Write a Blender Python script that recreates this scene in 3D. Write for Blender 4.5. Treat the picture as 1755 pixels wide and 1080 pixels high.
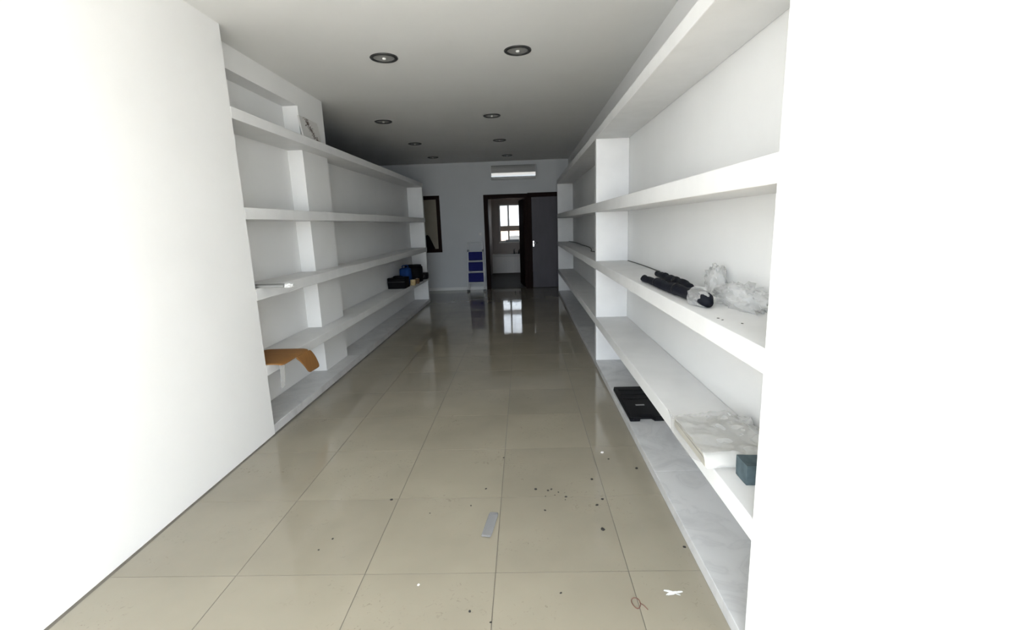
import bpy, bmesh, math, random
from mathutils import Vector, Matrix, noise
random.seed(7)
for o in list(bpy.data.objects): bpy.data.objects.remove(o)
scene = bpy.context.scene
C = scene.collection

# ------------------------------------------------------------------ camera
FPX, PITCH, YAW, ROLL, EYE = 804.70, 0.1913, -0.0291, -0.0333, 1.5526
def cam_axes():
    cp, sp, cy, sy = math.cos(PITCH), math.sin(PITCH), math.cos(YAW), math.sin(YAW)
    f = Vector((sy*cp, cy*cp, -sp)); r = Vector((cy, -sy, 0)); u = r.cross(f)
    cr, sr = math.cos(ROLL), math.sin(ROLL)
    return cr*r + sr*u, -sr*r + cr*u, f
r_, u_, f_ = cam_axes()
cd = bpy.data.cameras.new('camera'); cam = bpy.data.objects.new('camera', cd); C.objects.link(cam)
cam.matrix_world = Matrix(((r_.x, u_.x, -f_.x, 0), (r_.y, u_.y, -f_.y, 0), (r_.z, u_.z, -f_.z, EYE), (0, 0, 0, 1)))
cd.sensor_fit = 'HORIZONTAL'; cd.sensor_width = 36.0; cd.lens = 36.0*FPX/1755.0
cd.clip_start = 0.02; cd.clip_end = 200
scene.camera = cam

# ------------------------------------------------------------------ light
FRONT = -1.40                       # the open shop front behind the camera
w = bpy.data.worlds.new('daylight_sky'); scene.world = w; w.use_nodes = True
bg = w.node_tree.nodes['Background']
bg.inputs[0].default_value = (0.81, 0.90, 1.0, 1); bg.inputs[1].default_value = 1.0
sd = bpy.data.lights.new('sun', 'SUN'); sd.energy = 3.7; sd.angle = 0.01; sd.color = (1.0, 0.96, 0.90)
sun = bpy.data.objects.new('sun', sd); C.objects.link(sun)
sun.rotation_euler = Vector((0.45, 0.55, -0.70)).to_track_quat('-Z', 'Y').to_euler()
def portal(name, loc, sx, sy, d):
    l = bpy.data.lights.new(name, 'AREA'); l.shape = 'RECTANGLE'; l.size = sx; l.size_y = sy
    l.cycles.is_portal = True
    o = bpy.data.objects.new(name, l); C.objects.link(o); o.location = loc
    o.rotation_euler = Vector(d).to_track_quat('-Z', 'Z').to_euler()
portal('shopfront_portal', (-0.62, FRONT, 1.5), 2.74, 3.0, (0, 1, 0))
portal('rear_window_portal', (-0.435, 15.78, 1.585), 0.68, 1.21, (0, -1, 0))
vs = scene.view_settings
vs.view_transform = 'Standard'; vs.look = 'None'; vs.gamma = 1.0; vs.use_curve_mapping = False
vs.exposure = 3.27

# ------------------------------------------------------------------ materials
M = {}
def mat(name, col, rough=0.6, metal=0.0, spec=0.5, var=0.0, vscale=6.0, bump=0.0, bscale=60.0, coat=0.0, detail=4.0, col2=None, stretch=None):
    m = bpy.data.materials.new(name); m.use_nodes = True
    nt = m.node_tree; b = nt.nodes['Principled BSDF']
    b.inputs['Base Color'].default_value = (*col, 1); b.inputs['Roughness'].default_value = rough
    b.inputs['Metallic'].default_value = metal; b.inputs['Specular IOR Level'].default_value = spec
    b.inputs['Coat Weight'].default_value = coat; b.inputs['Coat Roughness'].default_value = 0.05
    geo = nt.nodes.new('ShaderNodeNewGeometry'); vec = geo.outputs['Position']
    if stretch:
        mp = nt.nodes.new('ShaderNodeMapping'); mp.inputs['Scale'].default_value = stretch
        nt.links.new(vec, mp.inputs[0]); vec = mp.outputs[0]
    if var or col2:
        n = nt.nodes.new('ShaderNodeTexNoise'); n.inputs['Scale'].default_value = vscale; n.inputs['Detail'].default_value = detail
        nt.links.new(vec, n.inputs['Vector'])
        rp = nt.nodes.new('ShaderNodeValToRGB')
        c2 = col2 or tuple(max(0, c*(1-var)) for c in col)
        rp.color_ramp.elements[0].position = 0.33; rp.color_ramp.elements[1].position = 0.62
        rp.color_ramp.elements[0].color = (*c2, 1); rp.color_ramp.elements[1].color = (*col, 1)
        nt.links.new(n.outputs['Fac'], rp.inputs[0]); nt.links.new(rp.outputs[0], b.inputs['Base Color'])
    if bump:
        n2 = nt.nodes.new('ShaderNodeTexNoise'); n2.inputs['Scale'].default_value = bscale; n2.inputs['Detail'].default_value = 3
        nt.links.new(vec, n2.inputs['Vector'])
        bp = nt.nodes.new('ShaderNodeBump'); bp.inputs['Strength'].default_value = bump; bp.inputs['Distance'].default_value = 0.004
        nt.links.new(n2.outputs['Fac'], bp.inputs['Height']); nt.links.new(bp.outputs[0], b.inputs['Normal'])
    M[name] = m; return m
mat('wall_paint', (0.86, 0.86, 0.85), 0.7, var=0.03, vscale=1.6, bump=0.08, bscale=45, spec=0.25)
mat('ceiling_paint', (0.80, 0.80, 0.785), 0.8, var=0.03, vscale=1.2, bump=0.05, bscale=30, spec=0.15)
mat('shelf_paint', (0.79, 0.79, 0.785), 0.55, var=0.05, vscale=5.0, bump=0.05, bscale=40, spec=0.3)
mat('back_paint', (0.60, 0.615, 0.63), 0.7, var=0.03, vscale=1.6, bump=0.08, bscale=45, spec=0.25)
mat('grout', (0.15, 0.135, 0.11), 0.8, var=0.2, vscale=9)
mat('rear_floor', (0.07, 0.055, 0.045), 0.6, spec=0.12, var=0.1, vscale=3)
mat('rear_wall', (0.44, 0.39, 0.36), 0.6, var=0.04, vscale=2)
mat('alcove_paint', (0.55, 0.55, 0.54), 0.8, var=0.03, vscale=2)
mat('dark_wood', (0.016, 0.007, 0.0055), 0.55, spec=0.06, var=0.4, vscale=14, stretch=(6, 6, 0.6))
mat('door_paint', (0.078, 0.071, 0.084), 0.5, spec=0.3, var=0.12, vscale=3, stretch=(3, 3, 0.6))
mat('chrome', (0.75, 0.75, 0.75), 0.2, metal=1.0)
mat('aluminium', (0.85, 0.86, 0.87), 0.35, metal=0.0)
mat('dark_metal', (0.045, 0.045, 0.045), 0.35, metal=0.3)
mat('lamp_glass', (0.32, 0.32, 0.31), 0.3, spec=0.4)
mat('lamp_bulb', (0.75, 0.75, 0.73), 0.2)
mat('ac_plastic', (0.36, 0.36, 0.355), 0.06, spec=0.9, coat=0.6)
mat('ac_white', (0.74, 0.74, 0.73), 0.35)
mat('slot_black', (0.02, 0.02, 0.02), 0.6)
mat('blue_plastic', (0.006, 0.010, 0.13), 0.55, spec=0.12)
mat('grey_plastic', (0.20, 0.22, 0.24), 0.5)
mat('tan_pane', (0.30, 0.27, 0.21), 0.45, var=0.15, vscale=3, spec=0.2)
mat('black_cloth', (0.005, 0.005, 0.006), 0.8, spec=0.12, bump=0.3, bscale=70)
mat('black_plastic', (0.005, 0.005, 0.006), 0.5, spec=0.18)
mat('navy_fabric', (0.006, 0.007, 0.012), 0.65, spec=0.15, bump=0.4, bscale=50)
mat('blue_fabric', (0.008, 0.04, 0.15), 0.75, spec=0.15, bump=0.3, bscale=40)
mat('tan_rope', (0.42, 0.32, 0.16), 0.8, var=0.4, vscale=40)
mat('brown_leather', (0.14, 0.075, 0.03), 0.7, var=0.4, vscale=30)
mat('grey_cable', (0.10, 0.095, 0.085), 0.6)
mat('cardboard', (0.30, 0.135, 0.035), 0.85, var=0.18, vscale=7, stretch=(1, 9, 1))
mat('chip_dark', (0.025, 0.023, 0.02), 0.9)
mat('chip_white', (0.8, 0.76, 0.72), 0.7)
mat('rubber_red', (0.16, 0.07, 0.05), 0.6)
mat('box_card', (0.43, 0.41, 0.36), 0.7, var=0.05, vscale=8)
mat('slate_foam', (0.075, 0.11, 0.125), 0.9, var=0.35, vscale=22, bump=0.5, bscale=90)
mat('paper_white', (0.78, 0.78, 0.77), 0.6)
mat('strip_grey', (0.24, 0.24, 0.23), 0.5)
mat('label_grey', (0.30, 0.30, 0.30), 0.4)
mat('pavement', (0.46, 0.44, 0.41), 0.9, var=0.15, vscale=2)
mat('rear_facade', (0.62, 0.44, 0.36), 0.8, var=0.08, vscale=2)
mat('window_white', (0.75, 0.72, 0.68), 0.4)
mat('window_beige', (0.62, 0.48, 0.38), 0.5)
mat('switch_white', (0.62, 0.62, 0.61), 0.4)

def marble():
    m = mat('marble', (0.66, 0.66, 0.66), 0.28, spec=0.4); nt = m.node_tree; b = nt.nodes['Principled BSDF']
    geo = nt.nodes.new('ShaderNodeNewGeometry')
    n = nt.nodes.new('ShaderNodeTexNoise'); n.inputs['Scale'].default_value = 3.2; n.inputs['Detail'].default_value = 7; n.inputs['Distortion'].default_value = 1.6
    nt.links.new(geo.outputs['Position'], n.inputs['Vector'])
    rp = nt.nodes.new('ShaderNodeValToRGB'); e = rp.color_ramp.elements
    e[0].position = 0.34; e[0].color = (0.51, 0.51, 0.515, 1); e[1].position = 0.60; e[1].color = (0.62, 0.62, 0.62, 1)
    k = e.new(0.47); k.color = (0.59, 0.59, 0.59, 1); k = e.new(0.50); k.color = (0.55, 0.55, 0.555, 1); k = e.new(0.53); k.color = (0.60, 0.60, 0.60, 1)
    nt.links.new(n.outputs['Fac'], rp.inputs[0]); nt.links.new(rp.outputs[0], b.inputs['Base Color'])
marble()

def tile_material():
    m = mat('porcelain_tile', (0.44, 0.41, 0.345), 0.10, spec=0.5); nt = m.node_tree; b = nt.nodes['Principled BSDF']; L = nt.links.new
    geo = nt.nodes.new('ShaderNodeNewGeometry'); oi = nt.nodes.new('ShaderNodeObjectInfo')
    def nz(scale, det, dist=0.0):
        n = nt.nodes.new('ShaderNodeTexNoise'); n.inputs['Scale'].default_value = scale; n.inputs['Detail'].default_value = det
        n.inputs['Distortion'].default_value = dist; L(geo.outputs['Position'], n.inputs['Vector']); return n.outputs['Fac']
    def ramp(src, p0, p1, c0=(0, 0, 0, 1), c1=(1, 1, 1, 1)):
        r = nt.nodes.new('ShaderNodeValToRGB'); r.color_ramp.elements[0].position = p0; r.color_ramp.elements[1].position = p1
        r.color_ramp.elements[0].color = c0; r.color_ramp.elements[1].color = c1; L(src, r.inputs[0]); return r.outputs[0]
    base = ramp(nz(2.2, 5), 0.3, 0.7, (0.272, 0.244, 0.188, 1), (0.310, 0.278, 0.216, 1))
    def mix(fac, a, bcol, mode='MIX'):
        x = nt.nodes.new('ShaderNodeMix'); x.data_type = 'RGBA'; x.blend_type = mode
        if isinstance(fac, float): x.inputs[0].default_value = fac
        else: L(fac, x.inputs[0])
        L(a, x.inputs[6])
        if isinstance(bcol, tuple): x.inputs[7].default_value = bcol
        else: L(bcol, x.inputs[7])
        return x.outputs[2]
    rv = ramp(oi.outputs['Random'], 0, 1, (0.94, 0.94, 0.94, 1), (1.03, 1.03, 1.03, 1))
    c = mix(1.0, base, rv, 'MULTIPLY')
    # scuffs and dried dirt, thin and sparse
    sc = ramp(nz(30, 3, 2.2), 0.62, 0.69); area = ramp(nz(2.3, 2), 0.50, 0.64)
    mu = nt.nodes.new('ShaderNodeMath'); mu.operation = 'MULTIPLY'; L(sc, mu.inputs[0]); L(area, mu.inputs[1])
    mu2 = nt.nodes.new('ShaderNodeMath'); mu2.operation = 'MULTIPLY'; L(mu.outputs[0], mu2.inputs[0]); mu2.inputs[1].default_value = 0.55
    c = mix(mu2.outputs[0], c, (0.16, 0.125, 0.09, 1))
    L(c, b.inputs['Base Color'])
    L(ramp(nz(3.0, 4), 0.3, 0.75, (0.03, 0.03, 0.03, 1), (0.08, 0.08, 0.08, 1)), b.inputs['Roughness'])
tile_material()

def plastic(name, tint, alpha, rough):
    m = bpy.data.materials.new(name); m.use_nodes = True; nt = m.node_tree; b = nt.nodes['Principled BSDF']
    b.inputs['Base Color'].default_value = (*tint, 1); b.inputs['Roughness'].default_value = rough; b.inputs['Specular IOR Level'].default_value = 0.9
    b.inputs['Alpha'].default_value = alpha; M[name] = m
plastic('clear_film', (0.82, 0.82, 0.81), 0.32, 0.10)
plastic('thin_film', (0.72, 0.71, 0.68), 0.18, 0.10)
plastic('floor_film', (0.36, 0.37, 0.39), 0.42, 0.3)
plastic('window_glass', (0.62, 0.60, 0.57), 0.55, 0.2)

def print_material():
    m = mat('botanical_print', (0.62, 0.61, 0.58), 0.6); nt = m.node_tree; b = nt.nodes['Principled BSDF']; L = nt.links.new
    tc = nt.nodes.new('ShaderNodeTexCoord'); sp = nt.nodes.new('ShaderNodeSeparateXYZ'); L(tc.outputs['Object'], sp.inputs[0])
    n = nt.nodes.new('ShaderNodeTexNoise'); n.inputs['Scale'].default_value = 26; n.inputs['Detail'].default_value = 4; n.inputs['Distortion'].default_value = 1.5
    L(tc.outputs['Object'], n.inputs['Vector'])
    # marks gather along a slanting stem across the panel
    a = nt.nodes.new('ShaderNodeMath'); a.operation = 'MULTIPLY_ADD'; L(sp.outputs['Z'], a.inputs[0]); a.inputs[1].default_value = 0.85; a.inputs[2].default_value = -0.12
    d = nt.nodes.new('ShaderNodeMath'); d.operation = 'ADD'; L(sp.outputs['Y'], d.inputs[0]); L(a.outputs[0], d.inputs[1])
    ab = nt.nodes.new('ShaderNodeMath'); ab.operation = 'ABSOLUTE'; L(d.outputs[0], ab.inputs[0])
    s = nt.nodes.new('ShaderNodeMath'); s.operation = 'MULTIPLY_ADD'; L(ab.outputs[0], s.inputs[0]); s.inputs[1].default_value = -2.2; L(n.outputs['Fac'], s.inputs[2])
    r = nt.nodes.new('ShaderNodeValToRGB'); r.color_ramp.elements[0].position = 0.40; r.color_ramp.elements[1].position = 0.50
    r.color_ramp.elements[0].color = (0.66, 0.65, 0.63, 1); r.color_ramp.elements[1].color = (0.10, 0.07, 0.06, 1)
    L(s.outputs[0], r.inputs[0]); L(r.outputs[0], b.inputs['Base Color'])
print_material()

# ------------------------------------------------------------------ helpers
def obj(name, bm, m, parent=None, smooth=False, loc=None):
    me = bpy.data.meshes.new(name); bmesh.ops.recalc_face_normals(bm, faces=bm.faces); bm.to_mesh(me); bm.free()
    me.materials.append(M[m])
    if smooth:
        for p in me.polygons: p.use_smooth = True
    o = bpy.data.objects.new(name, me); C.objects.link(o)
    if parent: o.parent = parent
    if loc: o.location = loc
    return o
def tag(o, label=None, cat=None, group=None, kind=None):
    if label: o['label'] = label
    if cat: o['category'] = cat
    if group: o['group'] = group
    if kind: o['kind'] = kind
    return o
def thing(name, label, cat, loc=(0, 0, 0), group=None, rz=0.0):
    o = bpy.data.objects.new(name, None); C.objects.link(o); o.location = loc; o.rotation_euler = (0, 0, rz)
    return tag(o, label, cat, group)
def box(bm, x0, x1, y0, y1, z0, z1, bev=0.0):
    vs_ = [bm.verts.new(p) for p in ((x0,y0,z0),(x1,y0,z0),(x1,y1,z0),(x0,y1,z0),(x0,y0,z1),(x1,y0,z1),(x1,y1,z1),(x0,y1,z1))]
    fs = [bm.faces.new([vs_[i] for i in f]) for f in ((0,3,2,1),(4,5,6,7),(0,1,5,4),(1,2,6,5),(2,3,7,6),(3,0,4,7))]
    if bev:
        es = list({e for f in fs for e in f.edges})
        bmesh.ops.bevel(bm, geom=es, offset=bev, segments=2, profile=0.5, affect='EDGES')
def boxbm(*a, bev=0.0):
    bm = bmesh.new(); box(bm, *a, bev=bev); return bm
def prism(pts, z0, z1, bev=0.0):
    bm = bmesh.new()
    lo = [bm.verts.new((x, y, z0)) for x, y in pts]; hi = [bm.verts.new((x, y, z1)) for x, y in pts]
    bm.faces.new(lo[::-1]); bm.faces.new(hi); n = len(pts)
    for i in range(n): bm.faces.new((lo[i], lo[(i+1) % n], hi[(i+1) % n], hi[i]))
    if bev: bmesh.ops.bevel(bm, geom=list(bm.edges), offset=bev, segments=2, profile=0.5, affect='EDGES')
    return bm
def tube(bm, pts, rad, seg=10, cap=True):
    pts = [Vector(p) for p in pts]; rings = []
    up = Vector((0, 0, 1))
    for i, p in enumerate(pts):
        t = (pts[min(i+1, len(pts)-1)] - pts[max(i-1, 0)]).normalized()
        a = t.cross(up)
        if a.length < 1e-3: a = t.cross(Vector((1, 0, 0)))
        a.normalize(); b = t.cross(a)
        rr = rad[i] if isinstance(rad, (list, tuple)) else rad
        rings.append([bm.verts.new(p + (a*math.cos(2*math.pi*k/seg) + b*math.sin(2*math.pi*k/seg))*rr) for k in range(seg)])
    for i in range(len(rings)-1):
        for k in range(seg): bm.faces.new((rings[i][k], rings[i][(k+1) % seg], rings[i+1][(k+1) % seg], rings[i+1][k]))
    if cap: bm.faces.new(rings[0]); bm.faces.new(rings[-1][::-1])
def tubebm(pts, rad, seg=10):
    bm = bmesh.new(); tube(bm, pts, rad, seg); return bm
def lathe(prof, seg=32, close=True):
    bm = bmesh.new(); rings = []
    for r, z in prof: rings.append([bm.verts.new((max(r, 1e-4)*math.cos(2*math.pi*k/seg), max(r, 1e-4)*math.sin(2*math.pi*k/seg), z)) for k in range(seg)])
    for i in range(len(rings)-1):
        for k in range(seg): bm.faces.new((rings[i][k], rings[i][(k+1) % seg], rings[i+1][(k+1) % seg], rings[i+1][k]))
    if close: bm.faces.new(rings[0]); bm.faces.new(rings[-1])
    return bm
def smoothpath(pts, n=6):
    P = [Vector(p) for p in pts]; out = []
    for i in range(len(P)-1):
        p0, p1, p2, p3 = P[max(i-1, 0)], P[i], P[i+1], P[min(i+2, len(P)-1)]
        for k in range(n):
            t = k/n; out.append(0.5*((2*p1) + (p2-p0)*t + (2*p0-5*p1+4*p2-p3)*t*t + (3*p1-p0-3*p2+p3)*t**3))
    out.append(P[-1]); return out
def struct(name, bm, m, label=None): return tag(obj(name, bm, m), label, kind='structure')
def crumple(sx, sy, sz, seed, sub=4, amp=0.35, freq=3.0, fold=0.0):
    bm = bmesh.new(); bmesh.ops.create_icosphere(bm, subdivisions=sub, radius=1.0)
    off = Vector((seed*3.1, seed*1.7, seed*5.3))
    for v in bm.verts:
        n = v.co.normalized(); d = noise.noise(n*freq + off); e = abs(noise.noise(n*freq*2.3 - off))
        rr = 1 + amp*d + amp*0.9*(e - 0.3)
        if fold:
            a = math.atan2(n.y, n.x)
            rr += fold*abs(noise.noise(Vector((math.cos(a)*6.0, math.sin(a)*6.0, n.z*1.6)) + off))
        c = n*rr; z = max(c.z, -0.62)
        v.co = Vector((c.x*sx, c.y*sy, (z + 0.62)*sz/1.62))
    return bm
def soft_box(x, y, z, bev, bulge=0.0, seed=0, sub=3):
    bm = bmesh.new(); box(bm, -x/2, x/2, -y/2, y/2, 0, z)
    bmesh.ops.subdivide_edges(bm, edges=list(bm.edges), cuts=sub, use_grid_fill=True)
    for v in bm.verts:
        n = noise.noise(v.co*9 + Vector((seed, seed*2, 0)))
        fx, fy, fz = v.co.x/(x/2), v.co.y/(y/2), v.co.z/z
        k = 1 + bulge*(1 - abs(fz*2-1)**2)*0.5 + 0.04*n
        v.co.x *= k * (1 - bev*(abs(fy)**6)*0.5); v.co.y *= k*(1 - bev*(abs(fx)**6)*0.5)
        if v.co.z > z*0.6: v.co.z += z*(bulge*0.4*(1-fx*fx)*(1-fy*fy) + 0.06*n - bev*0.12*(abs(fx)**5 + abs(fy)**5))
    return bm

# ------------------------------------------------------------------ measures
XL, XR = -1.99, 0.752            # front planes of the two shelvings
XLB, XRB = -2.30, 1.09           # wall planes behind them
XC, CY0, CY1 = -2.15, 4.80, 5.40 # the column
YB = 11.42; HC = 3.0
ALC = -4.6
LP, RP = 3.40, 1.45              # where the shelvings end towards the shop front
def clamp(t): return max(0.0, min(1.0, t))
def cz(x, y): return HC - 0.075*clamp((0.9-x)/3.0)*clamp((11.4-y)/5.6)

# ------------------------------------------------------------------ floor
floor = struct('floor', boxbm(ALC-0.1, 1.25, FRONT, YB+0.2, -0.15, -0.002), 'grout', 'polished beige porcelain tile floor of the shop')
T0X, T0Y, T = -0.168, 1.868, 0.6
full = None; J = 0.0016
for i in range(-6, 2):
    for j in range(-6, 16):
        x0, x1 = T0X + T*i, T0X + T*(i+1); y0, y1 = T0Y + T*j, T0Y + T*(j+1)
        if x1 <= XL - 0.02 and y0 < 9.2: continue          # under the left shelving or walled off
        cx0, cx1 = max(x0, -4.4), min(x1, XR + 0.05); cy0, cy1 = max(y0, FRONT), min(y1, YB)
        if x0 < XL - 0.1 and y0 < 9.75: cy0 = max(cy0, 9.75)
        if cx1 - cx0 < 0.02 or cy1 - cy0 < 0.02: continue
        if abs((cx1-cx0)-T) < 1e-6 and abs((cy1-cy0)-T) < 1e-6:
            if full is None:
                h = T/2 - J
                t = obj('tile', boxbm(-h, h, -h, h, -0.002, 0), 'porcelain_tile', floor); full = t.data
            else:
                t = bpy.data.objects.new('tile', full); C.objects.link(t); t.parent = floor
            t.location = ((x0+x1)/2, (y0+y1)/2, 0)
        else:
            obj('tile', boxbm(cx0+J, cx1-J, cy0+J, cy1-J, -0.002, 0), 'porcelain_tile', floor)
struct('pavement', boxbm(-40, 40, -45, FRONT, -0.3, -0.05), 'pavement', 'sunlit pavement in front of the shop')

# ------------------------------------------------------------------ ceiling, walls
def ceiling():
    bm = bmesh.new(); nx, ny = 14, 20; x0, x1, y0, y1 = ALC-0.1, 1.25, FRONT, YB+0.2
    g = [[bm.verts.new((x0+(x1-x0)*i/nx, y0+(y1-y0)*j/ny, cz(x0+(x1-x0)*i/nx, y0+(y1-y0)*j/ny))) for j in range(ny+1)] for i in range(nx+1)]
    for i in range(nx):
        for j in range(ny): bm.faces.new((g[i][j], g[i][j+1], g[i+1][j+1], g[i+1][j]))
    r = bmesh.ops.extrude_face_region(bm, geom=list(bm.faces))
    for v in r['geom']:
        if isinstance(v, bmesh.types.BMVert): v.co.z = 3.22
    return bm
struct('ceiling', ceiling(), 'ceiling_paint', 'white plastered ceiling with recessed lights')
struct('wall_right', boxbm(XRB, 1.25, RP, YB, -0.002, 3.02), 'wall_paint', 'white wall behind the right shelving')
struct('wall_front_right', boxbm(XR, 1.25, FRONT, RP, -0.002, 3.0), 'wall_paint', 'plain white wall pier closing the right shelving')
struct('wall_front_left', boxbm(-2.45, XL, FRONT, LP, -0.002, 3.0), 'wall_paint', 'plain white wall pier closing the left shelving')
struct('wall_left', boxbm(-2.45, XLB, LP, CY1, -0.002, 3.0), 'wall_paint', 'white wall behind the near left shelves')
bm = boxbm(XLB, XC, CY0, CY1, -0.002, 2.98); struct('wall_column', bm, 'wall_paint', 'white square column standing among the left shelves')
struct('wall_beam', boxbm(XLB, XC, LP, CY0, 2.745, 2.98), 'wall_paint', 'white beam running under the ceiling to the column')
struct('wall_alcove_front', boxbm(ALC, -2.45, CY1-0.15, CY1, -0.002, 3.02), 'alcove_paint', 'white wall closing the dark side space')
struct('wall_alcove_side', boxbm(ALC-0.1, ALC, CY1-0.15, YB, -0.002, 3.02), 'alcove_paint', 'side wall of the dark space behind the left shelving')

# back wall with two door openings and an inner window
D1L, D1R, D2L, D2R, DT = -0.90, 0.06, 0.185, 1.06, 2.20
WX0, WX1, WZ0, WZ1 = -2.92, -1.965, 0.935, 2.27
bm = bmesh.new(); y0, y1 = YB, YB+0.18
box(bm, ALC-0.1, WX0+0.03, y0, y1, -0.002, 3.02); box(bm, WX0+0.03, WX1-0.03, y0, y1, -0.002, WZ0+0.03); box(bm, WX0+0.03, WX1-0.03, y0, y1, WZ1-0.03, 3.02)
box(bm, WX1-0.03, D1L+0.03, y0, y1, -0.002, 3.02); box(bm, D1L+0.03, 1.25, y0, y1, DT+0.02, 3.02); box(bm, D2R-0.02, 1.25, y0, y1, -0.002, DT+0.02)
struct('wall_back', bm, 'back_paint', 'white back wall with two dark doorways')
struct('baseboard_back', boxbm(ALC, D1L-0.03, YB-0.012, YB, 0.0, 0.07, bev=0.003), 'ac_white', 'low white baseboard along the back wall')

# inner window
win = thing('window_1', 'dark wood framed inner window with tan glass on the back wall', None, (0, 0, 0)); tag(win, kind='structure')
fw = 0.085; yf = YB-0.02
for a in ((WX0, WX1, WZ1-fw, WZ1), (WX0, WX1, WZ0, WZ0+fw)): obj('frame_rail', boxbm(a[0], a[1], yf, YB+0.12, a[2], a[3], bev=0.004), 'dark_wood', win)
for a in ((WX0, WX0+fw), (WX1-fw, WX1)): obj('frame_stile', boxbm(a[0], a[1], yf+0.001, YB+0.12, WZ0+fw, WZ1-fw, bev=0.004), 'dark_wood', win)
obj('pane', boxbm(WX0+fw-0.005, WX1-fw+0.005, YB+0.05, YB+0.06, WZ0+fw-0.005, WZ1-fw+0.005), 'tan_pane', win)
bm = bmesh.new()
pts = [(-2.36, WZ0+fw), (-2.14, WZ0+fw), (-2.20, 1.16), (-2.27, 1.32), (-2.31, 1.36), (-2.36, 1.34)]  # outline of a thin dark wedge set just before the tan pane
f0 = [bm.verts.new((x, YB+0.040, z)) for x, z in pts]; f1 = [bm.verts.new((x, YB+0.049, z)) for x, z in pts]
bm.faces.new(f0); bm.faces.new(f1[::-1])
for k in range(len(pts)): bm.faces.new((f0[k], f0[(k+1) % len(pts)], f1[(k+1) % len(pts)], f1[k]))
tag(obj('dark_wedge', bm, 'black_cloth', win), 'dark wedge shape at the lower corner of the tan glass')

# doorways
def frame_bars(root, x0, x1, ztop, fwid, left=True, right=True):
    if left: obj('jamb', boxbm(x0-0.02, x0+fwid, YB-0.025, YB+0.20, 0.0, ztop+0.0, bev=0.004), 'dark_wood', root)
    if right: obj('jamb', boxbm(x1-fwid, x1+0.0, YB-0.025, YB+0.20, 0.0, ztop+0.0, bev=0.004), 'dark_wood', root)
    obj('head', boxbm(x0-0.02, x1, YB-0.028, YB+0.20, ztop-0.045, ztop+0.05, bev=0.004), 'dark_wood', root)
d1 = thing('door_1', 'open dark brown doorway leading to the small rear room', None); tag(d1, kind='structure')
frame_bars(d1, D1L, D1R+0.06, DT, 0.075)
lf = obj('door_leaf', boxbm(-0.84, 0, -0.02, 0.02, 0.008, 2.14, bev=0.004), 'dark_wood', d1)
lf.location = (0.035, YB+0.225, 0); lf.rotation_euler = (0, 0, math.radians(-100+18))
d2 = thing('door_2', 'closed grey violet door in dark frame beside the right shelving', None); tag(d2, kind='structure')
frame_bars(d2, D2L-0.045, D2R, DT+0.012, 0.07)
l2 = obj('door_leaf', boxbm(D2L+0.028, D2R-0.072, YB+0.02, YB+0.06, 0.008, DT-0.035, bev=0.003), 'door_paint', d2)
hp = obj('handle_plate', boxbm(0.228, 0.258, YB+0.012, YB+0.0195, 1.00, 1.14, bev=0.003), 'chrome', l2)
obj('lever', tubebm([(0.243, YB+0.015, 1.09), (0.243, YB-0.035, 1.09), (0.262, YB-0.043, 1.09), (0.345, YB-0.043, 1.09)], 0.010), 'chrome', l2, smooth=True)
obj('keyhole', tubebm([(0.243, YB+0.012, 1.02), (0.243, YB+0.004, 1.02)], 0.011), 'slot_black', l2)

# rear room behind the open door
RX0, RX1, RY = -1.02, 1.12, 15.78
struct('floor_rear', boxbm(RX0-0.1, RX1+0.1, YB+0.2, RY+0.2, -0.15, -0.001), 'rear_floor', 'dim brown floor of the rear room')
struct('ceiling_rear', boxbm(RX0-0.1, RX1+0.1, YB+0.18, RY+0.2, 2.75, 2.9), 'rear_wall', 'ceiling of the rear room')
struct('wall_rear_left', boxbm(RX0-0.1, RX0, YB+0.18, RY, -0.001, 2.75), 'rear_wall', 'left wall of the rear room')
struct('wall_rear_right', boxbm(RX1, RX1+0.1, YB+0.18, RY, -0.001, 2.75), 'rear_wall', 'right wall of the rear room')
V0, V1, Z0, Z1 = -0.775, -0.095, 0.98, 2.19
bm = bmesh.new()
box(bm, RX0-0.1, V0, RY, RY+0.2, -0.001, 2.75); box(bm, V1, RX1+0.1, RY, RY+0.2, -0.001, 2.75); box(bm, V0, V1, RY, RY+0.2, -0.001, Z0); box(bm, V0, V1, RY, RY+0.2, Z1, 2.75)
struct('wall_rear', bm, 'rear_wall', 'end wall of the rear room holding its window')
w2 = thing('window_2', 'bright four pane window at the end of the rear room', None); tag(w2, kind='structure')
yw0, yw1 = RY+0.02, RY+0.08
for a in ((V0, V0+0.035), (V1-0.035, V1)): obj('frame_stile', boxbm(a[0], a[1], yw0, yw1, Z0, Z1, bev=0.004), 'window_white', w2)
for a in ((Z0, Z0+0.04), (Z1-0.04, Z1)): obj('frame_rail', boxbm(V0+0.035, V1-0.035, yw0, yw1, a[0], a[1], bev=0.004), 'window_white', w2)
XM = -0.475
obj('mullion', boxbm(XM-0.028, XM+0.028, yw0, yw1, Z0+0.04, Z1-0.04, bev=0.004), 'window_white', w2)
obj('transom', boxbm(V0+0.035, V1-0.035, yw0-0.012, yw1+0.01, 1.33, 1.50, bev=0.004), 'window_beige', w2)
for xa, xb in ((V0+0.035, XM-0.028), (XM+0.028, V1-0.035)):
    for za, zb in ((Z0+0.04, 1.33), (1.50, Z1-0.04)): obj('pane', boxbm(xa, xb, yw0+0.02, yw0+0.025, za, zb), 'window_glass', w2)
obj('sill', boxbm(V0-0.03, V1+0.03, RY-0.06, RY+0.02, Z0-0.035, Z0-0.003, bev=0.004), 'window_white', w2)
tr_ = thing('planter_tray', 'dark narrow tray on the sill of the rear window', 'tray', (-0.36, 15.752, Z0-0.0025))
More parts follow.
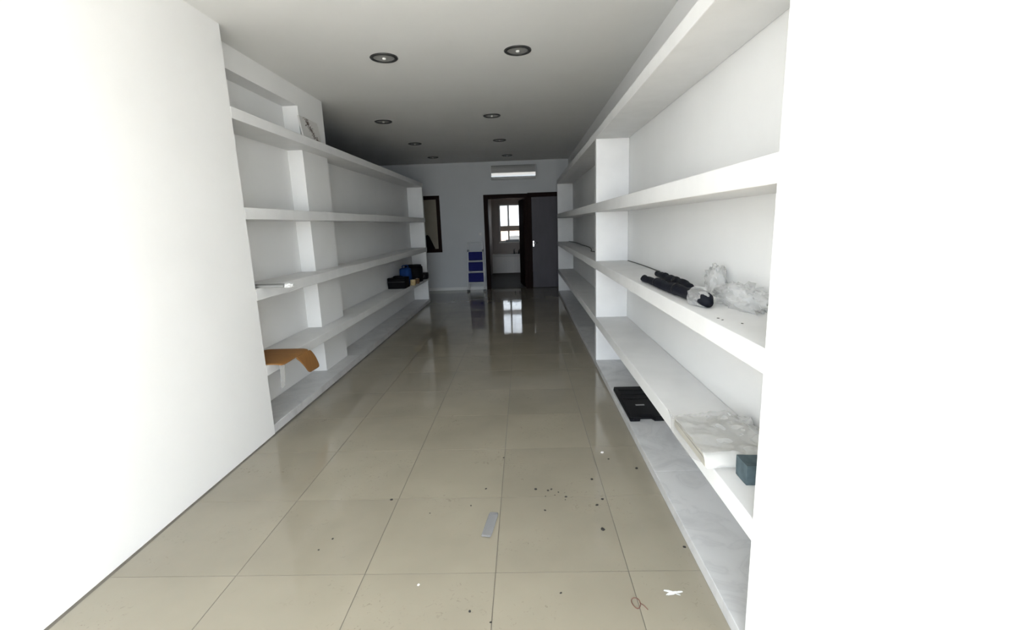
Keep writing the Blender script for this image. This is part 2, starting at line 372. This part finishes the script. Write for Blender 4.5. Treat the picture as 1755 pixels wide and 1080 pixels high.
obj('trough', prism([(-0.22, -0.03), (0.22, -0.03), (0.22, 0.03), (-0.22, 0.03)], 0.0, 0.06, bev=0.006), 'dark_metal', tr_)
obj('rim', boxbm(-0.226, 0.226, -0.034, 0.034, 0.0605, 0.068, bev=0.002), 'dark_metal', tr_)
struct('ground_rear', boxbm(-20, 20, RY+0.2, 45, -0.35, -0.05), 'pavement', 'open ground behind the building')
bw = thing('building', 'low pinkish house facade seen through the rear window', 'building', (0, 26, -0.05))
obj('wall', boxbm(-6, 5, 0, 0.4, 0, 1.32), 'rear_facade', bw)
obj('parapet', boxbm(-6.1, 5.1, -0.06, 0.46, 1.325, 1.45, bev=0.01), 'window_white', bw)
for k in range(5):
    f = obj('window', boxbm(-4.6+k*1.9, -3.7+k*1.9, -0.03, -0.001, 0.35, 1.05, bev=0.005), 'window_white', bw)
    obj('pane', boxbm(-4.53+k*1.9, -3.77+k*1.9, -0.04, -0.031, 0.42, 0.98), 'slot_black', f)

ct = thing('counter', 'low white counter under the rear room window', 'counter', (0, 0, 0))
obj('cabinet', boxbm(RX0+0.002, RX1-0.002, 15.22, RY-0.002, 0.0, 0.535), 'window_white', ct)
obj('worktop', boxbm(RX0+0.002, RX1-0.002, 15.19, RY-0.002, 0.545, 0.60, bev=0.006), 'window_white', ct)
for k in range(3): obj('door_panel', boxbm(RX0+0.03+k*0.70, RX0+0.71+k*0.70, 15.205, 15.219, 0.05, 0.50, bev=0.004), 'window_white', ct)
for n_, (x, s) in enumerate(((-0.31, 1.0), (-0.16, 0.85))):
    tp = thing('tap', ('taller' if n_ == 0 else 'shorter') + ' dark tap standing on the low rear counter', 'tap', (x, 15.40, 0.60), 'taps on the rear counter')
    obj('base', lathe([(0.03, 0.0), (0.03, 0.012), (0.018, 0.02), (0.018, 0.09*s), (0.02, 0.10*s)], 16), 'dark_metal', tp, True)
    obj('spout', tubebm(smoothpath([(0, 0, 0.09*s), (0, -0.02, 0.125*s), (0, -0.08, 0.135*s), (0, -0.12, 0.10*s)], 4), 0.012), 'dark_metal', tp, True)
    obj('lever', tubebm([(0, 0, 0.10*s), (0.0, 0.01, 0.14*s), (0.035, 0.015, 0.155*s)], 0.008), 'dark_metal', tp, True)

# ------------------------------------------------------------------ left shelving
ls = thing('wall_shelving', 'long white built in shelving with marble base around the column on the left', 'shelving', (0, 0, 0))
LE = 9.72
LB = [(2.335, 2.415), (1.648, 1.733), (1.052, 1.140), (0.468, 0.550)]
e = 0.002
for k, (a, b) in enumerate(LB):
    bk = XLB + e
    out = [(XL, LP+e), (XL, LE)] + ([(-2.39, LE), (-2.39, CY1+e)] if k == 0 else [(bk, LE), (bk, CY1+e)]) + [(XC+e, CY1+e), (XC+e, CY0-e), (bk, CY0-e), (bk, LP+e)]
    obj('shelf_board', prism(out, a, b, bev=0.004), 'shelf_paint', ls)
SLAB_L, SLAB_R = 0.070, 0.060
ys = [LP+e, 4.06, 5.38, 6.70, 8.02, LE]
for a, b in zip(ys[:-1], ys[1:]):
    bk = XLB+e
    if a < CY0 < b: out = [(XL, a), (XL, b), (bk, b), (bk, b) , (XC+e, b), (XC+e, CY0-e), (bk, CY0-e), (bk, a)]; out = [(XL, a), (XL, b), (XC+e, b), (XC+e, CY0-e), (bk, CY0-e), (bk, a)]
    elif a < CY1 < b: out = [(XL, a), (XL, b), (bk, b), (bk, CY1+e), (XC+e, CY1+e), (XC+e, a)]
    else: out = [(XL, a), (XL, b), (bk, b), (bk, a)]
    out = [(x, y + (0.0008 if y == a else -0.0008 if y == b else 0)) for x, y in out]
    tag(obj('base_slab', prism(out, 0.0005, SLAB_L, bev=0.003), 'marble', ls), 'veined grey marble base slab')
bounds = [SLAB_L] + [v for a, b in LB[::-1] for v in (a, b)]
for k in range(4):
    z0, z1 = bounds[2*k], bounds[2*k+1]
    obj('end_panel', boxbm(XLB+e, XL-0.006, 9.63, 9.712, z0+0.0005, z1-0.0005, bev=0.003), 'shelf_paint', ls)
    obj('back_panel', boxbm(-2.39, XLB-0.0005, CY1+e, LE-0.004, (0.0 if k == 0 else LB[4-k][0]), z1-0.0005 if k == 3 else LB[3-k][0]-0.0005), 'wall_paint', ls)

# ------------------------------------------------------------------ right shelving
rs = thing('wall_shelving', 'long white built in shelving with marble base and one upright on the right', 'shelving', (0, 0, 0))
RE = 10.49
RB = [(2.362, 2.440), (1.645, 1.735), (1.056, 1.140), (0.457, 0.540)]
for a, b in RB: obj('shelf_board', prism([(XR, RP+e), (XRB-e, RP+e), (XRB-e, RE), (XR, RE)], a, b, bev=0.004), 'shelf_paint', rs)
ys = [RP+e, 2.62, 3.98, 5.30, 6.64, 7.95, 9.25, RE]
for a, b in zip(ys[:-1], ys[1:]):
    tag(obj('base_slab', boxbm(XR, XRB-e, a+0.0008, b-0.0008, 0.0005, SLAB_R, bev=0.003), 'marble', rs), 'veined grey marble base slab')
bounds = [SLAB_R] + [v for a, b in RB[::-1] for v in (a, b)]
for y in (4.965, 10.40):
    for k in range(4):
        obj('upright' if y < 8 else 'end_panel', boxbm(XR+0.005, XRB-e, y, y+0.082, bounds[2*k]+0.0005, bounds[2*k+1]-0.0005, bev=0.003), 'shelf_paint', rs)

# ------------------------------------------------------------------ ceiling lights
def downlight(x, y, label):
    t = thing('downlight', label, 'ceiling light', (x, y, cz(x, y)), 'recessed ceiling lights')
    obj('trim_ring', lathe([(0.113, 0.004), (0.116, -0.004), (0.110, -0.010), (0.094, -0.012), (0.088, -0.009), (0.086, 0.004)], 36, False), 'dark_metal', t, True)
    obj('lens', lathe([(0.0875, -0.002), (0.06, -0.0045), (0.02, -0.006), (0.001, -0.006)], 32, False), 'lamp_glass', t, True)
    obj('bulb', lathe([(0.0, -0.019), (0.010, -0.018), (0.016, -0.012), (0.017, -0.006)], 16, False), 'lamp_bulb', t, True)
DL = [(-1.161, 4.384, 'dark ringed ceiling light, nearest on the left'), (-0.004, 4.343, 'dark ringed ceiling light, nearest on the right'),
      (-1.883, 6.821, 'recessed ceiling light, second from the front on the left'), (-0.378, 6.73, 'recessed ceiling light, second from the front on the right'),
      (-1.861, 8.649, 'recessed ceiling light, third from the front on the left'), (-0.368, 8.624, 'recessed ceiling light, third from the front on the right'),
      (-1.869, 10.384, 'farthest recessed ceiling light on the left'), (-0.297, 10.492, 'farthest recessed ceiling light, above the air conditioner')]
for x, y, l in DL:
    k = (cz(x, y) - EYE)/(HC - EYE)
    downlight(x*k, y*k, l)

# ------------------------------------------------------------------ air conditioner
ac = thing('air_conditioner', 'glossy wall mounted air conditioner above the dark doorways', 'air conditioner', (-0.187, YB, 2.575))
def ac_prof(pts, x0, x1):
    bm = bmesh.new(); A = [bm.verts.new((x0, -d, z)) for d, z in pts]; B = [bm.verts.new((x1, -d, z)) for d, z in pts]; n = len(pts)
    for i in range(n): bm.faces.new((A[i], A[(i+1) % n], B[(i+1) % n], B[i]))
    bm.faces.new(A); bm.faces.new(B[::-1]); return bm
W2 = 0.515
obj('body', ac_prof([(0.001, 0), (0.13, 0.0), (0.165, 0.008), (0.185, 0.022), (0.195, 0.045), (0.195, 0.285), (0.17, 0.31), (0.001, 0.31)], -W2+0.012, W2-0.012), 'ac_white', ac)
obj('front_panel', ac_prof([(0.1955, 0.055), (0.202, 0.050), (0.2070, 0.053), (0.2080, 0.078), (0.2146, 0.128), (0.2165, 0.140), (0.219, 0.24), (0.212, 0.285), (0.198, 0.305), (0.1955, 0.30)], -W2+0.006, W2-0.006), 'ac_plastic', ac, False)
obj('louvre', ac_prof([(0.15, -0.004), (0.188, 0.012), (0.202, 0.034), (0.203, 0.040), (0.198, 0.040), (0.186, 0.018), (0.15, 0.001)], -W2+0.04, W2-0.04), 'ac_white', ac)
obj('outlet_slot', boxbm(-W2+0.03, W2-0.03, -0.198, -0.1955, 0.042, 0.048), 'slot_black', ac)
for s in (-1, 1): obj('side_cap', ac_prof([(0.001, 0.001), (0.13, -0.001), (0.168, 0.013), (0.19, 0.04), (0.202, 0.075), (0.215, 0.10), (0.222, 0.18), (0.214, 0.285), (0.19, 0.312), (0.001, 0.312)], *( (-W2-0.006, -W2+0.005) if s < 0 else (W2-0.005, W2+0.006))), 'ac_white', ac)

sw = thing('light_switch', 'small white light switch on the back wall beside the door', 'switch', (-1.03, YB, 1.34))
obj('plate', boxbm(-0.042, 0.042, -0.010, -0.0005, -0.042, 0.042, bev=0.003), 'switch_white', sw)
obj('rocker', boxbm(-0.022, 0.022, -0.014, -0.0101, -0.025, 0.025, bev=0.002), 'ac_white', sw)

# ------------------------------------------------------------------ step ladder (folded, leaning on the back wall)
lad = thing('step_ladder', 'folded step ladder with three blue treads leaning by the doorway', 'ladder', (-1.15, 11.10, 0))
def ly(z): return 0.18*z/1.17
xr = lambda z: 0.205 - 0.035*z/1.17
for s in (-1, 1):
    obj('front_rail', tubebm([(s*xr(0.03), ly(0.03), 0.03), (s*xr(0.98), ly(0.98), 0.98)], 0.012, 8), 'aluminium', lad, True)
    obj('rear_leg', tubebm([(s*(xr(0.02)-0.028), ly(0.02)+0.055, 0.02), (s*(xr(0.95)-0.024), ly(0.95)+0.04, 0.95)], 0.010, 8), 'aluminium', lad, True)
    obj('foot', boxbm(s*xr(0)-0.02, s*xr(0)+0.02, -0.022, 0.022, 0.0, 0.045, bev=0.006), 'dark_metal', lad)
    obj('foot', boxbm(s*(xr(0)-0.028)-0.016, s*(xr(0)-0.028)+0.016, 0.038, 0.072, 0.0, 0.035, bev=0.006), 'dark_metal', lad)
    obj('hinge', boxbm(s*xr(0.97)-0.02, s*xr(0.97)+0.02, ly(0.97)-0.02, ly(0.97)+0.05, 0.935, 0.985, bev=0.005), 'grey_plastic', lad)
hoop = [(-0.172, ly(0.98), 0.98), (-0.168, ly(1.13), 1.13), (-0.145, ly(1.165), 1.165), (0.145, ly(1.165), 1.165), (0.168, ly(1.13), 1.13), (0.172, ly(0.98), 0.98)]
obj('handle_hoop', tubebm(smoothpath(hoop, 4), 0.011, 8), 'aluminium', lad, True)
for z0, z1 in ((0.735, 0.930), (0.485, 0.690), (0.225, 0.435)):
    zm = (z0+z1)/2
    tr = obj('tread', boxbm(-xr(zm)+0.018, xr(zm)-0.018, -0.02, 0.012, z0-zm, z1-zm, bev=0.006), 'blue_plastic', lad)
    tr.location = (0, ly(zm)-0.012, zm); tr.rotation_euler = (-math.atan(0.18/1.17), 0, 0)
    for k in range(3): obj('tread_rib', boxbm(-0.12, 0.12, -0.025, -0.0203, -0.06+k*0.055, -0.045+k*0.055, bev=0.001), 'blue_plastic', tr)
    obj('cross_bar', tubebm([(-xr(z0-0.02)+0.01, ly(z0-0.02)-0.004, z0-0.022), (xr(z0-0.02)-0.01, ly(z0-0.02)-0.004, z0-0.022)], 0.011, 8), 'aluminium', lad, True)

# ------------------------------------------------------------------ things on the left shelves
z4 = LB[3][1]; z3 = LB[2][1]; z1t = LB[0][1]
bc = thing('tool_case', 'wide black soft tool case at the front of the left pile', 'tool case', (-2.140, 7.915, z4+0.001))
cb = obj('body', soft_box(0.30, 0.34, 0.175, 0.08, 0.0, 3, 5), 'black_cloth', bc, True)
obj('handle', tubebm(smoothpath([(-0.07, -0.04, 0.166), (-0.06, -0.04, 0.195), (0.06, -0.04, 0.195), (0.07, -0.04, 0.166)], 4), 0.009, 8), 'black_cloth', bc, True)
obj('zip', boxbm(-0.15, 0.15, -0.178, -0.174, 0.11, 0.116), 'dark_metal', bc)
bb = thing('bag', 'blue cloth bag standing behind the black tool case', 'bag', (-2.120, 8.34, z4+0.001))
obj('body', soft_box(0.19, 0.22, 0.29, 0.3, 0.12, 11), 'blue_fabric', bb, True)
obj('strap', tubebm(smoothpath([(-0.05, 0, 0.30), (-0.045, -0.01, 0.335), (0.04, 0.01, 0.335), (0.05, 0, 0.30)], 4), 0.008, 8), 'blue_fabric', bb, True)
bk2 = thing('bag', 'tall black bag at the far back of the left pile', 'bag', (-2.075, 8.78, z4+0.001))
obj('body', soft_box(0.30, 0.34, 0.285, 0.3, 0.06, 21), 'black_cloth', bk2, True)
obj('flap', soft_box(0.29, 0.20, 0.03, 0.3, 0.1, 5), 'black_cloth', bk2, True).location = (0, -0.05, 0.288)
pc = thing('pouch', 'small black pouch overhanging the left shelf edge by the end panel', 'pouch', (-1.985, 9.2, z4+0.001))
obj('body', soft_box(0.17, 0.26, 0.12, 0.3, 0.1, 31), 'black_plastic', pc, True)
obj('clip', boxbm(-0.04, 0.04, -0.142, -0.134, 0.05, 0.085, bev=0.003), 'chrome', pc)
for n_, (x, y, r, hgt, m, l) in enumerate(((-1.955, 8.155, 0.045, 0.10, 'tan_rope', 'tan roll of cord beside the black tool case'), (-1.945, 8.42, 0.042, 0.09, 'brown_leather', 'brown roll behind the tan roll of cord on the left shelf'))):
    rt = thing('cord_roll', l, 'roll', (x, y, z4+0.001))
    pr = [(0.018, 0.0), (r, 0.0)] + [(r + (0.004 if i % 2 else 0), hgt*(i+0.5)/8) for i in range(8)] + [(r, hgt), (0.018, hgt)]
    obj('winding', lathe(pr, 20, False), m, rt, True); obj('core', lathe([(0.019, 0.001), (0.019, hgt+0.004), (0.014, hgt+0.004), (0.014, 0.001)], 16, False), 'box_card', rt, True)

# panel with a plant print leaning on the column above the top board
cv = thing('art_panel', 'small pale panel with dark plant print leaning on the column above the top shelf', 'picture', (-2.098, 4.95, z1t+0.001))
pn = obj('panel', boxbm(-0.008, 0.008, -0.205, 0.205, 0.0, 0.235, bev=0.002), 'botanical_print', cv); pn.rotation_euler = (0, math.radians(-8), 0)
obj('backing_strip', boxbm(-0.014, -0.0085, -0.19, 0.19, 0.02, 0.04), 'box_card', pn)

# bent cardboard hanging over the fourth board
def sheet(name, rows, m, parent=None, th=0.004, smooth=True, sub=2):
    bm = bmesh.new(); g = [[bm.verts.new(p) for p in r] for r in rows]
    for i in range(len(g)-1):
        for j in range(len(g[0])-1): bm.faces.new((g[i][j], g[i+1][j], g[i+1][j+1], g[i][j+1]))
    o = obj(name, bm, m, parent, smooth)
    s = o.modifiers.new('sub', 'SUBSURF'); s.levels = s.render_levels = sub; s.subdivision_type = 'CATMULL_CLARK'
    so = o.modifiers.new('solid', 'SOLIDIFY'); so.thickness = th; so.offset = 0
    return o
cb_ = thing('cardboard_sheet', 'bent brown cardboard sheet overhanging the left shelf near the column', 'cardboard', (0, 0, 0))
def lerp3(a, b, t): return tuple(a[i]+(b[i]-a[i])*t for i in range(3))
rows = []
for u in (0, .25, .5, .75, .9, 1.0):
    x = -2.26 + 0.385*u
    rows.append([(x, y, 0.5545 + (0.004*u*u*math.sin(y*9)) - (0.012 if u == 1 else 0)) for y in (3.425, 3.55, 3.70, 3.80, 3.89)])
sheet('panel', rows, 'cardboard', cb_, 0.005, True, 2)
A0, A1, B0, B1 = (-1.872, 3.625, 0.546), (-1.872, 3.885, 0.546), (-1.858, 3.800, 0.362), (-1.858, 4.010, 0.355)
rows = []
for t, bul in ((0, 0), (.12, .008), (.35, .016), (.7, .010), (1, 0)):
    a, b = lerp3(A0, B0, t), lerp3(A1, B1, t); rows.append([(p_[0]+bul, p_[1], p_[2]) for p_ in (lerp3(a, b, k/4) for k in range(5))])
sheet('flap', rows, 'cardboard', cb_, 0.005, True, 2)
tp_ = sheet('plastic_strip', [[(-1.905 + 0.012*noise.noise(Vector((u*4, v*5, 2.0))), 3.44 + 0.085*u + 0.02*v*(0.5-u) - 0.03*v, 0.548 - 0.19*v) for u in (0, .25, .5, .75, 1)] for v in (0, .15, .3, .45, .6, .75, .9, 1)], 'clear_film', cb_, 0.001, True, 1)
tag(tp_, 'crumpled clear plastic strip hanging from the cardboard')
st = thing('paper_strip', 'grey folded strip with white crumpled end on the middle left shelf', 'strip', (0, 0, 0))
obj('strip', boxbm(-2.15, -1.815, 3.47, 3.57, z3+0.001, z3+0.020, bev=0.005), 'strip_grey', st)
wt = crumple(0.03, 0.05, 0.035, 9, 3, 0.4, 3.0); obj('crumpled_end', wt, 'paper_white', st, False, (-1.79, 3.515, z3-0.004))

# ------------------------------------------------------------------ things on the right shelves
zr3, zr4 = RB[2][1], RB[3][1]
def fabric_roll(label, a, b, r0, r1, seed, film):
    t = thing('fabric_roll', label, 'roll', (0, 0, 0))
    A, B = Vector(a), Vector(b); n = 26; bm = bmesh.new(); pts = []; rad = []
    for i in range(n+1):
        k = i/n; p = A.lerp(B, k); r = r0 + (r1-r0)*k
        r *= 1 + 0.10*math.sin(k*23+seed) * (0.4+0.6*k) - (0.35 if i in (0, n) else 0) - (0.12 if i == 2 else 0)
        pts.append((p.x + 0.004*math.sin(k*9+seed), p.y, p.z + r)); rad.append(r)
    tube(bm, pts, rad, 14)
    for v in bm.verts: v.co += Vector((noise.noise(v.co*25), 0, noise.noise(v.co*25 + Vector((9, 0, 0)))))*0.004
    obj('body', bm, 'navy_fabric', t, True)
    for k in (0.30, 0.62):
        p = A.lerp(B, k); r = (r0 + (r1-r0)*k)*1.10; d = (B-A).normalized()
        obj('band', tubebm([p + Vector((0, 0, r)) - d*0.012, p + Vector((0, 0, r)) + d*0.012], r, 14), 'black_plastic', t, True)
    if film:
        p = A.lerp(B, 0.90)
        o = obj('film_wrap', crumple(0.046, 0.10, 0.088, 14, 3, 0.25, 2.6), 'clear_film', t, False, (p.x, p.y, zr3+0.002)); o.rotation_euler = (0, 0, 0.05)
    return t
fabric_roll('long black roll nearer the right shelf edge, its end wrapped in film', (0.800, 3.20, zr3+0.004), (0.842, 2.14, zr3+0.004), 0.021, 0.036, 0.4, True)
fabric_roll('shorter black roll lying nearer the wall on the right shelf', (0.965, 3.45, zr3+0.004), (0.925, 2.60, zr3+0.004), 0.022, 0.028, 2.1, False)
def bag(name, label, loc, s, seed, m='clear_film', amp=0.45, fr=2.6):
    o = obj(name, crumple(*s, seed, 4, amp, fr, 0.75), m, None, True, loc); return tag(o, label, 'plastic bag')
bag('plastic_bag', 'upright crumpled clear plastic bag against the wall behind the black rolls', (1.035, 2.545, zr3+0.001), (0.038, 0.085, 0.145), 1.0, 'clear_film', 0.18, 1.5)
bag('plastic_bag', 'flat crumpled clear plastic bag at the front of the right shelf', (1.00, 2.17, zr3+0.001), (0.062, 0.17, 0.10), 6.0, 'clear_film', 0.22, 1.7)
def cable(label, pts, r=0.004):
    o = obj('cable', tubebm(smoothpath(pts, 6), r, 8), 'grey_cable', None, True); return tag(o, label, 'cable')
cable('thin dark cable along the wall near the black rolls', [(1.070, 4.88, zr3+0.0055), (1.080, 4.4, zr3+0.0055), (1.074, 3.9, zr3+0.0055), (1.045, 3.45, zr3+0.0055), (1.012, 2.95, zr3+0.0055), (1.03, 2.72, zr3+0.0055)])
cable('thin dark cable lying in the far bay of the right shelving', [(0.985, 10.30, zr3+0.0065), (1.055, 9.35, zr3+0.0065), (1.045, 8.5, zr3+0.0065), (1.060, 7.73, zr3+0.0065), (1.00, 7.0, zr3+0.0065), (0.965, 6.77, zr3+0.0065), (0.94, 6.6, zr3+0.0065), (0.98, 6.4, zr3+0.0065)], 0.0055)
def chip(name, x, y, z, s, m, label, cat, group, seed):
    bm = bmesh.new(); bmesh.ops.create_icosphere(bm, subdivisions=1, radius=1)
    for v in bm.verts:
        k = 1 + 0.5*noise.noise(v.co*1.7 + Vector((seed*3.3, 0, 0))); v.co = Vector((v.co.x*s*k, v.co.y*s*0.8*k, max(v.co.z, -0.4)*s*0.35))
    mn = min(v.co.z for v in bm.verts)
    for v in bm.verts: v.co.z -= mn
    o = obj(name, bm, m, None, False, (x, y, z+0.0005)); o.rotation_euler = (0, 0, seed*1.3)
    return tag(o, label, cat, group)
for i, (x, y) in enumerate(((0.799, 1.929), (0.802, 1.893), (0.847, 1.818))):
    chip('crumb', x, y, zr3, 0.006, 'grey_cable', 'small dark crumb on the right shelf in front of the rolls', 'crumb', 'crumbs on the right shelf', i+50)

# flat white box in plastic, and a slate block
wb = thing('wrapped_box', 'flat white box wrapped in crumpled clear plastic on the right shelf', 'box', (0, 0, 0))
ob = obj('carton', boxbm(0.722, 1.02, 1.80, 2.20, zr4+0.001, zr4+0.054, bev=0.005), 'box_card', wb)
obj('lid_seam', boxbm(0.7205, 0.7219, 1.81, 2.19, zr4+0.036, zr4+0.038), 'strip_grey', ob)
def wr(x, y, k): return k*(0.9*abs(noise.noise(Vector((x*9, y*7, 1.3)))) + 0.7*abs(noise.noise(Vector((x*22 + y*9, y*17, 4.0)))) + 0.3*abs(noise.noise(Vector((x*50, y*38, 7.0)))))
rows = []
for i in range(29):
    x = 0.712 + 0.36*i/28; row = []
    for j in range(35):
        y = 1.76 + 0.48*j/34
        inside = clamp((1.04-x)/0.05)
        row.append((x + 0.01*noise.noise(Vector((y*11, i, 0))), y, zr4 + 0.006 + 0.052*max(inside, 0.25)*(clamp((y-1.755)/0.04))*clamp((2.25-y)/0.05) + wr(x, y, 0.028)*(0.35+1.7*i/28)))
    rows.append(row)
sheet('film', rows, 'clear_film', wb, 0.0008, True, 1)
sheet('film_drape', [[(0.741 - 0.008*abs(noise.noise(Vector((j*0.9, v*2, 3)))) - 0.026*(1-v)**4, 1.83 + 0.47*j/12, zr4 + 0.058 - v*(0.06 + 0.07*clamp(j/5))) for j in range(13)] for v in (0, .2, .4, .6, .8, 1)], 'clear_film', wb, 0.0008, True, 1)
sb = thing('foam_block', 'slate blue foam block in front of the wrapped box', 'block', (0.925, 1.705, zr4+0.001))
obj('block', soft_box(0.20, 0.09, 0.080, 0.02, 0.0, 8, 4), 'slate_foam', sb, False)
obj('groove', boxbm(-0.04, 0.04, -0.012, 0.012, 0.0835, 0.0855, bev=0.001), 'slot_black', sb)

# black case lying on the marble base
tc_ = thing('drill_case', 'flat black plastic tool case lying on the right marble base', 'tool case', (0.895, 3.675, SLAB_R+0.001))
h, l, nw = 0.128, 0.335, 0.055
out = [(-h, -l), (-nw, -l), (-nw+0.012, -l+0.045), (nw-0.012, -l+0.045), (nw, -l), (h, -l), (h, l), (-h, l)]
obj('body', prism(out, 0.0, 0.022, bev=0.003), 'black_plastic', tc_); ld = obj('lid', prism([(x*0.985, y*0.99) for x, y in out], 0.0235, 0.038, bev=0.004), 'black_plastic', tc_)
for y in (0.05, 0.15, 0.25): obj('ridge', boxbm(-0.105, 0.105, y-0.018, y+0.018, 0.0382, 0.043, bev=0.002), 'black_plastic', ld)
obj('name_plate', boxbm(-0.035, 0.035, -0.115, -0.092, 0.0382, 0.0395), 'label_grey', ld)
for s in (-1, 1): obj('latch', boxbm(s*0.085-0.018, s*0.085+0.018, -l-0.008, -l-0.0005, 0.008, 0.034, bev=0.002), 'black_plastic', tc_)

# ------------------------------------------------------------------ litter on the floor
CH = [(-0.808,2.46,7),(0.032,2.544,7),(0.104,2.529,6),(0.125,2.541,5),(0.164,2.509,4),(0.204,2.46,6),(0.198,2.431,3),(0.078,2.334,5),(0.378,2.643,7),(0.407,2.431,7),(0.369,2.375,6),(0.365,2.162,9),(0.525,2.891,5),(0.68,2.765,8),(0.733,2.022,6),(0.118,1.744,4),(-0.262,1.653,5),(-0.172,1.597,4),(-1.018,2.119,4),(-1.055,2.037,4),(-0.265,2.559,5),(-0.337,2.389,4),(-0.557,2.324,3),(0.087,2.469,3),(0.142,2.479,3),(-0.175,2.934,5)]
for i, (x, y, s) in enumerate(CH): chip('grit', x, y, 0, s*0.0015, 'chip_dark', 'tiny dark grit speck on the beige floor tiles', 'grit', 'grit specks on the floor', i)
chip('plaster_chip', -0.506, 1.799, 0, 0.008, 'chip_white', 'single white plaster chip on the floor left of centre', 'chip', None, 71)
chip('plaster_chip', 0.498, 2.981, 0, 0.014, 'chip_white', 'pinkish white chip on the floor near the right base', 'chip', None, 73)
# white torn scrap near the right base
bm = bmesh.new()
for k, (dx, dy, a, ll, ww) in enumerate(((0, 0, 0.25, 0.046, 0.018), (-0.014, 0.010, -0.3, 0.036, 0.013), (0.028, 0.004, 0.1, 0.034, 0.012), (-0.02, -0.006, 0.5, 0.022, 0.007), (0.02, -0.010, -0.5, 0.02, 0.006))):
    c, s = math.cos(a), math.sin(a)
    q = [(-ll/2*1.1, -ww/3), (0, -ww/2), (ll/2, -ww/6), (ll/2.2, ww/3), (0, ww/2), (-ll/2, ww/4)]
    z = 0.0008 + 0.0006*k
    lo = [bm.verts.new((dx+c*x-s*y, dy+s*x+c*y, z)) for x, y in q]; hi = [bm.verts.new((dx+c*x-s*y, dy+s*x+c*y, z+0.0005)) for x, y in q]
    bm.faces.new(lo[::-1]); bm.faces.new(hi)
    for i in range(6): bm.faces.new((lo[i], lo[(i+1) % 6], hi[(i+1) % 6], hi[i]))
tag(obj('paper_scrap', bm, 'paper_white', None, False, (0.588, 1.737, 0)), 'torn white paper scrap on the floor by the right base', 'paper scrap')
rb = [(0.423 + 0.017*math.cos(t)*(1+0.25*math.sin(t)), 1.684 + 0.028*math.sin(t), 0.0025) for t in [i*2*math.pi/24 for i in range(25)]] + [(0.452, 1.672, 0.0025), (0.462, 1.650, 0.0025)]
tag(obj('rubber_band', tubebm(rb, 0.0018, 6), 'rubber_red', None, True), 'thin reddish rubber band on a floor joint', 'rubber band')
fs = sheet('plastic_scrap', [[(-0.258 + 0.03*v + 0.052*u, 2.318 - 0.215*v + 0.006*u, 0.003 + 0.004*abs(noise.noise(Vector((u*3, v*4, 1)))) + (0.006 if v == 1 else 0)) for u in (0, .25, .5, .75, 1)] for v in (0, .2, .4, .6, .8, 1)], 'floor_film', None, 0.0008, True, 1)
fs.matrix_world = Matrix.Translation((-0.22, 2.21, 0)) @ Matrix.Rotation(-0.28, 4, 'Z') @ Matrix.Translation((0.22, -2.21, 0))
tag(fs, 'flat clear plastic scrap on the floor beside the centre joint', 'plastic scrap')
